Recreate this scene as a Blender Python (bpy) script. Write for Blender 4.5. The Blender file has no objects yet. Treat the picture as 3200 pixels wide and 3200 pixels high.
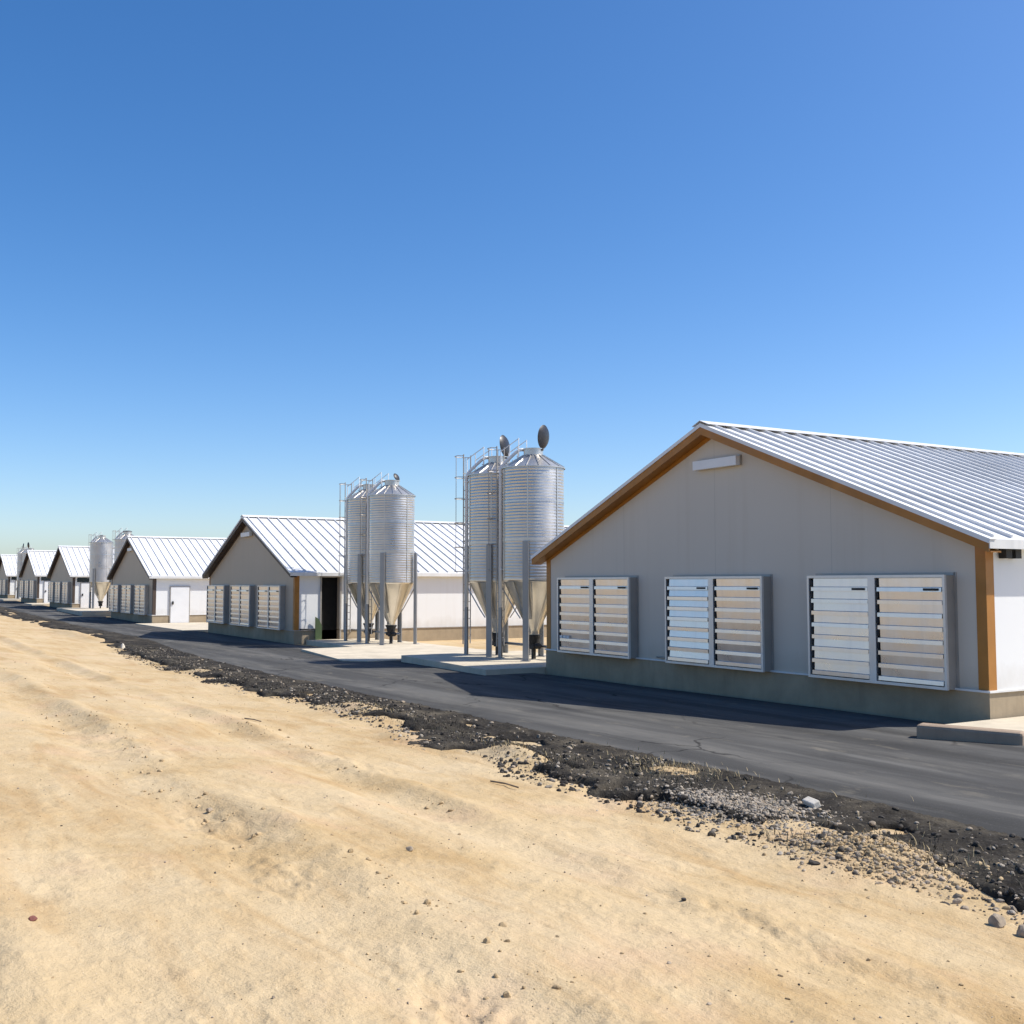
import bpy, math, random
import numpy as np
from mathutils import Vector, Matrix
random.seed(7)
RNG = np.random.default_rng(11)
SC = bpy.context.scene
COL = SC.collection
PI = math.pi

# ------------------------------------------------------------------ materials
def new_mat(name):
    m = bpy.data.materials.new(name); m.use_nodes = True
    nt = m.node_tree; b = nt.nodes['Principled BSDF']
    return m, nt, b

class N:
    """small node helper"""
    def __init__(s, nt): s.nt = nt
    def node(s, t, **kw):
        n = s.nt.nodes.new(t)
        for k, v in kw.items(): setattr(n, k, v)
        return n
    def link(s, a, b): s.nt.links.new(a, b)
    def coord(s, scale=(1, 1, 1), which='Object'):
        c = s.node('ShaderNodeTexCoord'); m = s.node('ShaderNodeMapping')
        m.inputs['Scale'].default_value = scale
        s.link(c.outputs[which], m.inputs['Vector']); return m.outputs[0]
    def pos(s, scale=(1, 1, 1)):
        c = s.node('ShaderNodeNewGeometry'); m = s.node('ShaderNodeMapping')
        m.inputs['Scale'].default_value = scale
        s.link(c.outputs['Position'], m.inputs['Vector']); return m.outputs[0]
    def noise(s, vec, scale, detail=6, rough=.55, dist=0.0):
        n = s.node('ShaderNodeTexNoise')
        n.inputs['Scale'].default_value = scale; n.inputs['Detail'].default_value = detail
        n.inputs['Roughness'].default_value = rough; n.inputs['Distortion'].default_value = dist
        s.link(vec, n.inputs['Vector']); return n.outputs['Fac']
    def ramp(s, fac, stops):
        r = s.node('ShaderNodeValToRGB'); e = r.color_ramp.elements
        while len(e) < len(stops): e.new(.5)
        for el, (p, c) in zip(e, stops):
            el.position = p
            el.color = (*c, 1) if isinstance(c, tuple) else (c, c, c, 1)
        s.link(fac, r.inputs['Fac']); return r.outputs['Color']
    def mix(s, fac, a, b, mode='MIX'):
        m = s.node('ShaderNodeMix', data_type='RGBA', blend_type=mode)
        for sock, v in ((m.inputs[0], fac), (m.inputs[6], a), (m.inputs[7], b)):
            if isinstance(v, (int, float)): sock.default_value = v
            elif isinstance(v, tuple): sock.default_value = (*v, 1)
            else: s.link(v, sock)
        return m.outputs[2]
    def math(s, op, a, b=0.0, clamp=False):
        m = s.node('ShaderNodeMath', operation=op, use_clamp=clamp)
        for sock, v in ((m.inputs[0], a), (m.inputs[1], b)):
            if isinstance(v, (int, float)): sock.default_value = v
            else: s.link(v, sock)
        return m.outputs[0]
    def bump(s, h, strength, dist, normal=None):
        b = s.node('ShaderNodeBump'); b.inputs['Strength'].default_value = strength
        b.inputs['Distance'].default_value = dist; s.link(h, b.inputs['Height'])
        if normal is not None: s.link(normal, b.inputs['Normal'])
        return b.outputs['Normal']

def paint(name, col, rough=.5, metal=0.0, var=.06, vscale=1.5, bump=0.0, bscale=40, streak=0.0, dirt=0.0):
    """plain painted / metal surface with slight uneven wear"""
    m, nt, b = new_mat(name); n = N(nt)
    v = n.coord((1, 1, 1))
    f = n.noise(v, vscale, 5)
    lo = tuple(max(0, c * (1 - var * 2)) for c in col); hi = tuple(min(1, c * (1 + var)) for c in col)
    c = n.ramp(f, [(.3, lo), (.7, hi)])
    if streak:
        v2 = n.coord((3.0, 3.0, .12)); f2 = n.noise(v2, 2.2, 6, .65)
        c = n.mix(n.math('MULTIPLY', n.ramp(f2, [(.48, 0.0), (.75, 1.0)]), streak), c, tuple(x * .62 for x in col))
    if dirt:
        f3 = n.noise(v, 7, 8, .7)
        c = n.mix(n.math('MULTIPLY', n.ramp(f3, [(.5, 0.0), (.7, 1.0)]), dirt), c, (.22, .16, .09))
    n.link(c, b.inputs['Base Color'])
    r = n.ramp(n.noise(v, vscale * 3, 4), [(.3, max(0.0, rough - .07)), (.7, min(1.0, rough + .1))])
    n.link(r, b.inputs['Roughness'])
    b.inputs['Metallic'].default_value = metal
    if bump: n.link(n.bump(n.noise(v, bscale, 4), bump, .01), b.inputs['Normal'])
    return m

M = {}
def build_materials():
    # --- sand
    m, nt, b = new_mat('sand'); n = N(nt); p = n.pos()
    big = n.noise(p, .33, 4, .5, .4); mid = n.noise(p, 1.7, 6, .6, .3)
    c = n.ramp(big, [(.32, (.43, .30, .148)), (.5, (.50, .37, .205)), (.68, (.53, .41, .25))])
    c = n.mix(n.math('MULTIPLY', n.ramp(mid, [(.4, 0.0), (.62, 1.0)]), .55), c, (.55, .43, .265))
    st = n.noise(n.pos((.35, 1.7, 1)), 1.1, 7, .62, .5)
    c = n.mix(n.math('MULTIPLY', n.ramp(st, [(.50, 0.0), (.70, 1.0)]), .7), c, (.385, .245, .108))
    pink = n.noise(p, .9, 3)
    c = n.mix(n.math('MULTIPLY', n.ramp(pink, [(.55, 0.0), (.72, 1.0)]), .3), c, (.56, .37, .245))
    fine = n.noise(p, 34, 8, .7)
    c = n.mix(n.math('MULTIPLY', n.ramp(fine, [(.57, 0.0), (.70, 1.0)]), .42), c, (.30, .20, .105))
    speck = n.noise(p, 95, 3, .6)
    c = n.mix(n.math('MULTIPLY', n.ramp(speck, [(.64, 0.0), (.72, 1.0)]), .6), c, (.21, .155, .1))
    c = n.mix(n.math('MULTIPLY', n.ramp(speck, [(.29, 1.0), (.36, 0.0)]), .45), c, (.74, .66, .52))
    n.link(c, b.inputs['Base Color']); b.inputs['Roughness'].default_value = .95
    b.inputs['Specular IOR Level'].default_value = .12
    nb = n.bump(n.noise(p, 6, 8, .62), .55, .07)
    nb = n.bump(n.noise(p, 46, 5, .65), .6, .012, nb)
    nb = n.bump(n.noise(p, 150, 3, .6), .6, .004, nb)
    crumb = n.node('ShaderNodeTexVoronoi'); crumb.inputs['Scale'].default_value = 60; n.link(p, crumb.inputs['Vector'])
    cm = n.math('MULTIPLY', n.ramp(crumb.outputs['Distance'], [(.12, 1.0), (.24, 0.0)]), n.ramp(n.noise(p, 2.3, 5, .6), [(.52, 0.0), (.66, 1.0)]))
    nb = n.bump(cm, .5, .008, nb)
    n.link(nb, b.inputs['Normal']); M['sand'] = m
    # --- asphalt
    m, nt, b = new_mat('asphalt'); n = N(nt)
    s1 = n.noise(n.pos((.07, .9, 1)), 1.0, 6, .6, .6)
    s2 = n.noise(n.pos((.22, 2.6, 1)), 1.0, 7, .65, .4)
    c = n.ramp(s1, [(.3, (.044, .043, .040)), (.50, (.072, .070, .066)), (.70, (.125, .121, .112))])
    c = n.mix(n.math('MULTIPLY', n.ramp(s2, [(.55, 0.0), (.75, 1.0)]), .6), c, (.15, .145, .132))
    pat = n.noise(n.pos(), .5, 5, .6, .3)
    c = n.mix(n.math('MULTIPLY', n.ramp(pat, [(.55, 0.0), (.7, 1.0)]), .45), c, (.032, .032, .033))
    dst = n.noise(n.pos((.5, 1.3, 1)), 1.9, 8, .7, .3)
    c = n.mix(n.math('MULTIPLY', n.ramp(dst, [(.57, 0.0), (.78, 1.0)]), .55), c, (.27, .235, .175))
    sp = n.noise(n.pos(), 55, 3, .6)
    c = n.mix(n.math('MULTIPLY', n.ramp(sp, [(.6, 0.0), (.7, 1.0)]), .35), c, (.17, .165, .155))
    sy = n.node('ShaderNodeSeparateXYZ'); n.link(n.pos(), sy.inputs[0])
    wob = n.math('MULTIPLY', n.math('SUBTRACT', n.noise(n.pos((.12, .0, 0)), 1.0, 3), .5), .9)
    yy = n.math('ADD', sy.outputs[1], wob)
    for yc in (10.45, 12.15):      # pale dusty wheel paths
        d = n.math('ABSOLUTE', n.math('SUBTRACT', yy, yc))
        k = n.math('MULTIPLY', n.ramp(d, [(.12, 1.0), (.5, 0.0)]), n.ramp(n.noise(n.pos((.5, 2.5, 1)), 1.3, 6, .65), [(.35, 0.0), (.65, 1.0)]))
        c = n.mix(n.math('MULTIPLY', k, .5), c, (.175, .165, .145))
    wv = n.node('ShaderNodeVectorMath', operation='ADD'); n.link(n.pos((.55, .9, 1)), wv.inputs[0])
    nz = n.node('ShaderNodeTexNoise'); nz.inputs['Scale'].default_value = 1.6; nz.inputs['Detail'].default_value = 6; n.link(n.pos(), nz.inputs['Vector'])
    sc = n.node('ShaderNodeVectorMath', operation='SCALE'); n.link(nz.outputs['Color'], sc.inputs[0]); sc.inputs['Scale'].default_value = .55; n.link(sc.outputs[0], wv.inputs[1])
    vc = n.node('ShaderNodeTexVoronoi', feature='DISTANCE_TO_EDGE'); vc.inputs['Scale'].default_value = .45; n.link(wv.outputs[0], vc.inputs['Vector'])
    ck = n.math('MULTIPLY', n.ramp(vc.outputs['Distance'], [(.004, 1.0), (.011, 0.0)]), n.ramp(n.noise(n.pos(), .35, 3), [(.47, 0.0), (.58, 1.0)]))
    c = n.mix(n.math('MULTIPLY', ck, .75), c, (.018, .017, .016))
    n.link(c, b.inputs['Base Color']); b.inputs['Roughness'].default_value = .9
    b.inputs['Specular IOR Level'].default_value = .12
    nb = n.bump(n.noise(n.pos(), 70, 4, .7), .45, .006)
    n.link(nb, b.inputs['Normal']); M['asphalt'] = m
    # --- dark verge soil
    m, nt, b = new_mat('soil'); n = N(nt); p = n.pos()
    c = n.ramp(n.noise(p, 1.1, 6, .6, .3), [(.3, (.015, .013, .011)), (.5, (.042, .036, .028)), (.72, (.125, .105, .075))])
    c = n.mix(n.math('MULTIPLY', n.ramp(n.noise(p, 19, 6, .7), [(.55, 0.0), (.68, 1.0)]), .55), c, (.17, .15, .115))
    c = n.mix(n.math('MULTIPLY', n.ramp(n.noise(p, 48, 3, .6), [(.36, 1.0), (.44, 0.0)]), .6), c, (.012, .011, .010))
    n.link(c, b.inputs['Base Color']); b.inputs['Roughness'].default_value = .95
    b.inputs['Specular IOR Level'].default_value = .15
    n.link(n.bump(n.noise(p, 24, 7, .7), .8, .03), b.inputs['Normal']); M['soil'] = m
    # --- walls
    def wallmat(name, col, seam):
        m, nt, b = new_mat(name); n = N(nt); v = n.coord()
        f = n.noise(v, .35, 4); c = n.ramp(f, [(.3, tuple(x * .95 for x in col)), (.7, col)])
        f2 = n.noise(n.coord((2, 2, .1)), 1.6, 6, .65)
        c = n.mix(n.math('MULTIPLY', n.ramp(f2, [(.52, 0.0), (.78, 1.0)]), .22), c, tuple(x * a for x, a in zip(col, (.72, .66, .58))))
        sz = n.node('ShaderNodeSeparateXYZ'); n.link(n.coord(), sz.inputs[0])
        dust = n.ramp(n.math('SUBTRACT', n.math('ADD', sz.outputs[2], n.math('MULTIPLY', n.noise(n.coord((1, 1, .6)), 2.2, 6, .65), .9)), .75), [(.15, 1.0), (.75, 0.0)])
        c = n.mix(n.math('MULTIPLY', dust, .35), c, (.36, .29, .19))
        if seam:
            sx = n.node('ShaderNodeSeparateXYZ'); n.link(n.coord(), sx.inputs[0])
            # joints of the insulated panels: every 3.33 m along the gable, 1.2 m along the sides
            a = n.math('ABSOLUTE', n.math('SUBTRACT', n.math('FRACT', n.math('DIVIDE', n.math('ADD', sx.outputs[0], 100 * 3.33 - .08), 3.33)), .5))
            j = n.math('GREATER_THAN', a, .5 - .0022)
            a2 = n.math('ABSOLUTE', n.math('SUBTRACT', n.math('FRACT', n.math('DIVIDE', n.math('ADD', sx.outputs[2], 0.03), .36)), .5))
            c = n.mix(n.math('MULTIPLY', j, .22), c, (.12, .12, .11))
        n.link(c, b.inputs['Base Color']); b.inputs['Roughness'].default_value = .48
        b.inputs['Specular IOR Level'].default_value = .3
        M[name] = m
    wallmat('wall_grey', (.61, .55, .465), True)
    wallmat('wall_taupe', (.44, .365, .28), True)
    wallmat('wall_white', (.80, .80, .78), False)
    # --- roof sheet
    m, nt, b = new_mat('roof_sheet'); n = N(nt)
    c = n.ramp(n.noise(n.coord((.6, .25, .6)), .9, 6, .6), [(.3, (.63, .625, .61)), (.6, (.75, .745, .73)), (.8, (.80, .795, .78))])
    f2 = n.noise(n.coord((.25, 3.5, .25)), 1.2, 7, .65)
    c = n.mix(n.math('MULTIPLY', n.ramp(f2, [(.55, 0.0), (.75, 1.0)]), .35), c, (.55, .54, .52))
    n.link(c, b.inputs['Base Color']); b.inputs['Roughness'].default_value = .42; b.inputs['Metallic'].default_value = .0
    M['roof_sheet'] = m
    # --- concrete / plinth
    def conc(name, col, k=1.0):
        m, nt, b = new_mat(name); n = N(nt); v = n.coord()
        c = n.ramp(n.noise(v, 1.3, 7, .62, .2), [(.3, tuple(x * .78 for x in col)), (.7, tuple(min(1, x * 1.06) for x in col))])
        c = n.mix(n.math('MULTIPLY', n.ramp(n.noise(n.coord((1.5, 1.5, .3)), 3, 8, .7), [(.5, 0.0), (.72, 1.0)]), .35 * k), c, tuple(x * .55 for x in col))
        n.link(c, b.inputs['Base Color']); b.inputs['Roughness'].default_value = .9
        b.inputs['Specular IOR Level'].default_value = .2
        n.link(n.bump(n.noise(v, 30, 6, .7), .35, .008), b.inputs['Normal']); M[name] = m
    conc('plinth', (.40, .32, .215)); conc('concrete', (.61, .53, .40), .6); conc('kerb', (.36, .275, .20))
    # --- metals
    def galv(name, col, rough, aniso=False, metal=1.0):
        m, nt, b = new_mat(name); n = N(nt); v = n.coord()
        vo = n.node('ShaderNodeTexVoronoi'); vo.inputs['Scale'].default_value = 14; n.link(v, vo.inputs['Vector'])
        f = n.noise(v, 2.0, 5)
        c = n.ramp(f, [(.3, tuple(x * .82 for x in col)), (.7, col)])
        f2 = n.noise(n.coord((4, 4, .25)), 1.5, 6, .65)
        c = n.mix(n.math('MULTIPLY', n.ramp(f2, [(.5, 0.0), (.75, 1.0)]), .3), c, tuple(x * .7 for x in col))
        n.link(c, b.inputs['Base Color']); b.inputs['Metallic'].default_value = metal
        r = n.ramp(f, [(.3, rough - .05), (.7, rough + .08)]); n.link(r, b.inputs['Roughness'])
        M[name] = m
    galv('galvanised', (.62, .595, .55), .31, metal=.76)
    galv('galvanised_dull', (.44, .41, .37), .5, metal=.5)
    galv('rim_metal', (.76, .74, .71), .4, metal=.5)
    galv('shutter_metal', (.82, .775, .74), .30, metal=.85)
    galv('steel_leg', (.33, .335, .34), .42, metal=.8)
    galv('hopper_metal', (.80, .76, .68), .30)
    M['ochre'] = paint('ochre_trim', (.40, .165, .022), .5, var=.1)
    M['brown'] = paint('shaded_trim', (.075, .050, .036), .55, var=.1)  # darker copy of the ochre trim, shade put into the colour
    M['white'] = paint('white_paint', (.78, .78, .77), .45, var=.03)
    M['white_dirty'] = paint('white_weathered', (.74, .73, .70), .5, var=.06, streak=.35)
    M['black'] = paint('black_rubber', (.012, .012, .013), .6)
    M['void'] = paint('dark_interior', (.004, .004, .004), .95)  # near-black colour painted for the unlit inside of the doorway
    M['dark_lid'] = paint('dark_lid', (.022, .021, .024), .42, metal=.2, var=.3, vscale=5)
    M['dark_tag'] = paint('dark_tag', (.05, .045, .05), .5)
    M['green'] = paint('green_sheet', (.075, .115, .045), .6, var=.15)
    M['glass'] = paint('dark_glazing', (.028, .042, .045), .15)
    M['stone'] = paint('stone', (.36, .29, .21), .95, var=.25, vscale=9, bump=.5)
    M['stone_grey'] = paint('stone_grey', (.33, .285, .225), .95, var=.35, vscale=7, bump=.5)
    M['stone_dark'] = paint('stone_dark', (.062, .052, .041), .95, var=.45, vscale=6, bump=.5)
    M['stone_white'] = paint('stone_white', (.66, .60, .50), .9, var=.1, vscale=9, bump=.4)
    M['clod'] = paint('earth_clod', (.44, .32, .175), .95, var=.2, vscale=11, bump=.6)
    M['brick'] = paint('brick_red', (.20, .07, .05), .9, var=.2, vscale=9, bump=.4)
    M['wood'] = paint('dry_wood', (.27, .20, .13), .85, var=.25, vscale=9)
    M['straw'] = paint('dry_straw', (.42, .33, .18), .9, var=.2, vscale=3)
    M['scrub'] = paint('dark_scrub', (.050, .046, .028), .9, var=.4, vscale=3)
build_materials()

# ------------------------------------------------------------------ mesh helpers
class MB:
    def __init__(s): s.v = []; s.f = []; s.mi = []; s.sm = []
    def add(s, verts, faces, mi=0, smooth=False):
        o = len(s.v); s.v += [tuple(p) for p in verts]
        for f in faces: s.f.append(tuple(i + o for i in f)); s.mi.append(mi); s.sm.append(smooth)
    def box(s, x0, x1, y0, y1, z0, z1, mi=0):
        v = [(x, y, z) for z in (z0, z1) for y in (y0, y1) for x in (x0, x1)]
        s.add(v, [(0, 2, 3, 1), (4, 5, 7, 6), (0, 1, 5, 4), (2, 6, 7, 3), (0, 4, 6, 2), (1, 3, 7, 5)], mi)
    def obox(s, c, ax, ay, az, mi=0):
        """box from centre and half-axis vectors"""
        c = Vector(c); ax = Vector(ax); ay = Vector(ay); az = Vector(az)
        v = [c + ax * i + ay * j + az * k for k in (-1, 1) for j in (-1, 1) for i in (-1, 1)]
        s.add(v, [(0, 2, 3, 1), (4, 5, 7, 6), (0, 1, 5, 4), (2, 6, 7, 3), (0, 4, 6, 2), (1, 3, 7, 5)], mi)
    def prism(s, poly, y0, y1, mi=0):
        """polygon in (x,z), extruded along y"""
        n = len(poly); v = [(x, y0, z) for x, z in poly] + [(x, y1, z) for x, z in poly]
        f = [tuple(range(n)), tuple(range(2 * n - 1, n - 1, -1))]
        for i in range(n): j = (i + 1) % n; f.append((i, i + n, j + n, j))
        s.add(v, f, mi)
    def tube(s, path, r, n=8, mi=0, caps=True):
        path = [Vector(p) for p in path]; vs = []; fs = []
        prev = None
        for i, p in enumerate(path):
            t = (path[min(i + 1, len(path) - 1)] - path[max(i - 1, 0)]).normalized()
            u = t.orthogonal().normalized() if prev is None else (prev - t * prev.dot(t)).normalized()
            prev = u; w = t.cross(u)
            for k in range(n):
                a = 2 * PI * k / n; vs.append(p + (u * math.cos(a) + w * math.sin(a)) * r)
        for i in range(len(path) - 1):
            for k in range(n):
                a = i * n + k; b = i * n + (k + 1) % n; fs.append((a, b, b + n, a + n))
        if caps:
            fs.append(tuple(range(n - 1, -1, -1))); fs.append(tuple(range((len(path) - 1) * n, len(path) * n)))
        s.add(vs, fs, mi, n > 6)
    def lathe(s, prof, n=48, mi=0, c=(0, 0), smooth=True):
        vs = []; fs = []
        for r, z in prof:
            for k in range(n):
                a = 2 * PI * k / n; vs.append((c[0] + r * math.cos(a), c[1] + r * math.sin(a), z))
        for i in range(len(prof) - 1):
            for k in range(n):
                a = i * n + k; b = i * n + (k + 1) % n; fs.append((a, b, b + n, a + n))
        s.add(vs, fs, mi, smooth)
    def mesh(s, name, mats):
        me = bpy.data.meshes.new(name); me.from_pydata(s.v, [], s.f)
        for m in (mats if isinstance(mats, (list, tuple)) else [mats]): me.materials.append(m)
        me.polygons.foreach_set('material_index', s.mi); me.polygons.foreach_set('use_smooth', s.sm)
        me.update(); return me
    def build(s, name, mats, parent=None, loc=(0, 0, 0), bevel=0):
        return link(name, s.mesh(name, mats), parent, loc, bevel)

def link(name, me, parent=None, loc=(0, 0, 0), bevel=0):
    o = bpy.data.objects.new(name, me); COL.objects.link(o); o.location = loc
    if parent is not None: o.parent = parent
    if bevel:
        b = o.modifiers.new('bevel', 'BEVEL'); b.width = bevel; b.segments = 2; b.limit_method = 'ANGLE'
    return o

CACHE = {}
def part(name, key, fn, mats, parent, loc=(0, 0, 0), bevel=0):
    """a part whose mesh is built once and shared by every copy"""
    if key not in CACHE:
        mb = MB(); fn(mb); CACHE[key] = mb.mesh(name, mats)
    return link(name, CACHE[key], parent, loc, bevel)

def tag(o, label=None, cat=None, group=None, kind=None):
    if label: o['label'] = label
    if cat: o['category'] = cat
    if group: o['group'] = group
    if kind: o['kind'] = kind
    return o
def thing(name, label, cat, loc, group=None, rz=0):
    o = bpy.data.objects.new(name, None); COL.objects.link(o); o.location = loc; o.rotation_euler = (0, 0, rz)
    o.empty_display_size = .3
    return tag(o, label, cat, group)

# ------------------------------------------------------------------ numpy noise
_perm = np.random.default_rng(3).permutation(65536).astype(np.int64)
_rnd = np.random.default_rng(4).random(65536)
def vnoise(x, y, seed=0):
    xi = np.floor(x).astype(np.int64); yi = np.floor(y).astype(np.int64)
    fx = x - xi; fy = y - yi; fx = fx * fx * (3 - 2 * fx); fy = fy * fy * (3 - 2 * fy)
    def h(a, b): return _rnd[(_perm[(a + seed * 131) & 65535] + b * 7919 + seed) & 65535]
    return (h(xi, yi) * (1 - fx) + h(xi + 1, yi) * fx) * (1 - fy) + (h(xi, yi + 1) * (1 - fx) + h(xi + 1, yi + 1) * fx) * fy
def fbm(x, y, oct=4, seed=0, gain=.5):
    a = 1; s = 0; t = 0
    for i in range(oct):
        s = s + a * (vnoise(x, y, seed + i * 7) - .5); t += a; a *= gain; x = x * 2.03 + 17.3; y = y * 1.97 + 5.1
    return s / t * 2          # about -1..1
def sstep(t): t = np.clip(t, 0, 1); return t * t * (3 - 2 * t)

# ------------------------------------------------------------------ terrain shape
FY = 16.1                                # line of the gable fronts
KX = np.array([-3000, -400, -153, -126, -103, -85, -72, -58, -45, -22, -11, 10, 3000.])
KZ = np.array([.3, .3, .29, .15, -.03, -.20, -.27, -.26, -.25, -.06, 0, 0, 0.])
def z0(x): return np.interp(x, KX, KZ)
def road_edge(x):
    x = np.asarray(x, float)
    return 9.4 + 2.1 * sstep((-22 - x) / 38) + .10 * np.sin(x * .21) + .12 * fbm(x * .8, x * 0 + 3.3, 3, 5)
def verge_w(x):
    x = np.asarray(x, float)
    return 2.15 + .42 * fbm(x * .55, x * 0 + 9.1, 4, 8) - .3 * sstep((-12 - x) / 10) * (1 - sstep((-30 - x) / 15))
def soft_max(d): return np.clip(d, 0, None)
MOUNDS = [(-8.55, 8.0, .75, .55, .10), (-6.5, 7.55, .75, .45, .20), (-12.7, 7.75, .75, .30, .16), (-19.1, 8.2, 1.5, .3, .14),
          (-10.8, 8.8, .5, .3, .05), (-30.5, 8.3, 1.4, .25, .10), (-58.8, 9.3, 6, .5, .18), (-15.2, 7.3, 1.0, .3, .10)]
def ground_z(x, y, r=None):
    e = road_edge(x); b = z0(x)
    t = e - 2.05 - y                       # distance into the sand, towards the camera
    rise = .80 * sstep(np.clip(t, 0, None) / 11.5 + .0) * 1.0 + .055 * np.clip(t, 0, 4) * (1 - sstep(t / 9))
    z = b + np.where(t > 0, rise, 0)
    near = sstep((t + .6) / 1.2)
    z = z + near * (.055 * fbm(x * .33, y * .5, 3, 21) + .020 * fbm(x * 1.1, y * 1.7, 4, 22))
    # two vehicle ruts running along the road, broken up
    for yc, w, d, sd in ((2.45, .36, .085, 31), (4.75, .32, .07, 33), (.2, .35, .06, 35)):
        yy = y - yc - .22 * fbm(x * .35, x * 0 + 1.7, 3, sd)
        k = .35 + .65 * sstep(fbm(x * .42, x * 0 + 4.4, 3, sd + 1) * 1.6 + .5)
        z = z - near * k * d * np.exp(-(yy / w) ** 2) + near * k * d * .75 * np.exp(-((yy - w * 1.6) / (w * .55)) ** 2)
    # under the road and in the verge
    z = z + np.where((y > e - 2.4) & (y <= e), .04 * fbm(x * 1.3, y * 1.3, 4, 41), 0)
    z = z - .14 * sstep((y - e + .25) / .3) * (1 - sstep((y - 16.0) / .25))
    z = z - .035 * sstep((y - 16.2) / .3)
    for mx, my, sx, sy, h in MOUNDS:
        z = z + h * np.exp(-((x - mx) / sx) ** 2 - ((y - my) / sy) ** 2)
    for px_, py_, sx_, sy_ in ((-15.2, 2.75, 1.7, .5), (-9.4, 2.6, 1.0, .32), (-7.4, 2.55, .7, .28), (-4.6, 2.5, .9, .3), (-5.2, 5.0, 1.3, .25), (-12.5, 5.4, 1.5, .3), (-3.6, .9, .8, .5)):
        g = np.exp(-((x - px_) / sx_) ** 2 - ((y - py_) / sy_) ** 2)
        z = z + g * (.05 * fbm(x * 2.6, y * 3.4, 3, 56) + .05 * np.abs(fbm(x * 5.5, y * 6.5, 3, 57, .6)) - .01)
    # clods and crumbs, only near the camera
    dist = np.hypot(x, y); fine = np.clip(1.4 - dist / 28, 0, 1) * (near + .5 * (1 - near) * (y < e - .3))
    c1 = fbm(x * 4.2, y * 4.2, 4, 51, .6); c2 = fbm(x * 13, y * 13, 3, 52, .6); c3 = fbm(x * 1.6, y * 2.2, 3, 53)
    patch = sstep(c3 * 1.8 + .45)
    z = z + fine * (.007 * c1 + .03 * np.clip(c1 - .18, 0, None) * patch + .005 * c2 + .016 * np.clip(c2 - .22, 0, None) * patch)
    return z
def gz(x, y): return float(ground_z(np.array([float(x)]), np.array([float(y)]))[0])

def grid_mesh(name, X, Y, Z, mat, wrap=False, smooth=True):
    nr, nc = X.shape
    co = np.stack([X, Y, Z], -1).reshape(-1, 3).astype(np.float32)
    i = np.arange(nr - 1)[:, None] * nc; j = np.arange(nc if wrap else nc - 1)[None, :]
    j2 = (j + 1) % nc
    q = np.stack(np.broadcast_arrays(i + j, i + j2, i + nc + j2, i + nc + j), -1).reshape(-1, 4).astype(np.int32)
    me = bpy.data.meshes.new(name); me.vertices.add(len(co)); me.vertices.foreach_set('co', co.ravel())
    me.loops.add(q.size); me.loops.foreach_set('vertex_index', q.ravel())
    me.polygons.add(len(q)); me.polygons.foreach_set('loop_start', np.arange(0, q.size, 4, dtype=np.int32))
    me.polygons.foreach_set('loop_total', np.full(len(q), 4, dtype=np.int32))
    me.polygons.foreach_set('use_smooth', np.full(len(q), smooth)); me.materials.append(mat); me.update(calc_edges=True); me.validate()
    return link(name, me)

HEAD = math.pi - math.radians(31.091)     # view heading, ccw from +X
def build_ground():
    rad = [.25]
    while rad[-1] < 4000:
        r = rad[-1]; rad.append(r * (1.012 if r < 2 else 1.0058 if r < 34 else 1.012 if r < 90 else 1.06))
    rad = np.array(rad)
    half = math.radians(36)
    a = np.concatenate([np.linspace(-half, half, 560), np.linspace(half, 2 * PI - half, 90)[1:-1]]) + HEAD
    X = rad[:, None] * np.cos(a)[None]; Y = rad[:, None] * np.sin(a)[None]
    Z = ground_z(X, Y)
    tag(grid_mesh('ground', X, Y, Z, M['sand'], wrap=True), 'pale tan sandy ground with vehicle ruts and clods', kind='structure')
def build_road():
    xs = [30.]
    while xs[-1] > -420: xs.append(xs[-1] - min(3., max(.12, .012 * abs(xs[-1]))))
    xs = np.array(xs)[:, None]; e = road_edge(xs)
    v = np.concatenate([np.array([-.16, -.10, -.03, .05, .18]) , np.linspace(.4, 6.75, 22)])[None]
    t = np.clip((v - .4) / 6.35, 0, 1)
    Y = np.where(v < .4, e + v, e + .4 + t * (16.03 - e - .4)); X = np.broadcast_to(xs, Y.shape)
    drop = np.interp(v, [-.16, -.10, -.03, .05, .18], [-.16, -.09, -.03, -.005, 0]) + 0 * X
    Z = z0(X) + .03 + drop + .012 * fbm(X * .5, Y * .9, 3, 61) - .05 * sstep((Y - 15.2) / .8) * 0
    Z = Z - .12 * (Y > 16.02)
    tag(grid_mesh('road', X, Y, Z, M['asphalt']), 'dark grey asphalt road running past the row of houses', kind='structure')
def verge_z(X, Y):
    e = road_edge(X); w = verge_w(X)
    u = (e + .05 - Y) / w                     # 0 at the road .. 1 at the sand
    rag = .36 * fbm(X * 1.1, Y * 1.5, 4, 71)
    edge = sstep((1.0 + rag - u) / .16)
    edge = edge * sstep((fbm(X * .8, Y * 1.3, 3, 76) + .52 + .5 * sstep((.35 - u) / .2)) / .22)
    h = .045 + .028 * fbm(X * 1.5, Y * 2, 4, 72) + .05 * np.clip(fbm(X * 5.5, Y * 5.5, 4, 73, .6) - .05, 0, None) + .03 * np.clip(fbm(X * 15, Y * 15, 3, 74, .6), 0, None)
    h = h + .05 * sstep((u - .45) / .3) * sstep((1 - u) / .25)      # low bank along the sand side
    base = z0(X) + .055 * np.clip(.0, 0, 4)
    return base + h * edge - .14 * (1 - edge) + .02 * sstep((.12 - u) / .12) * -1
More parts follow.
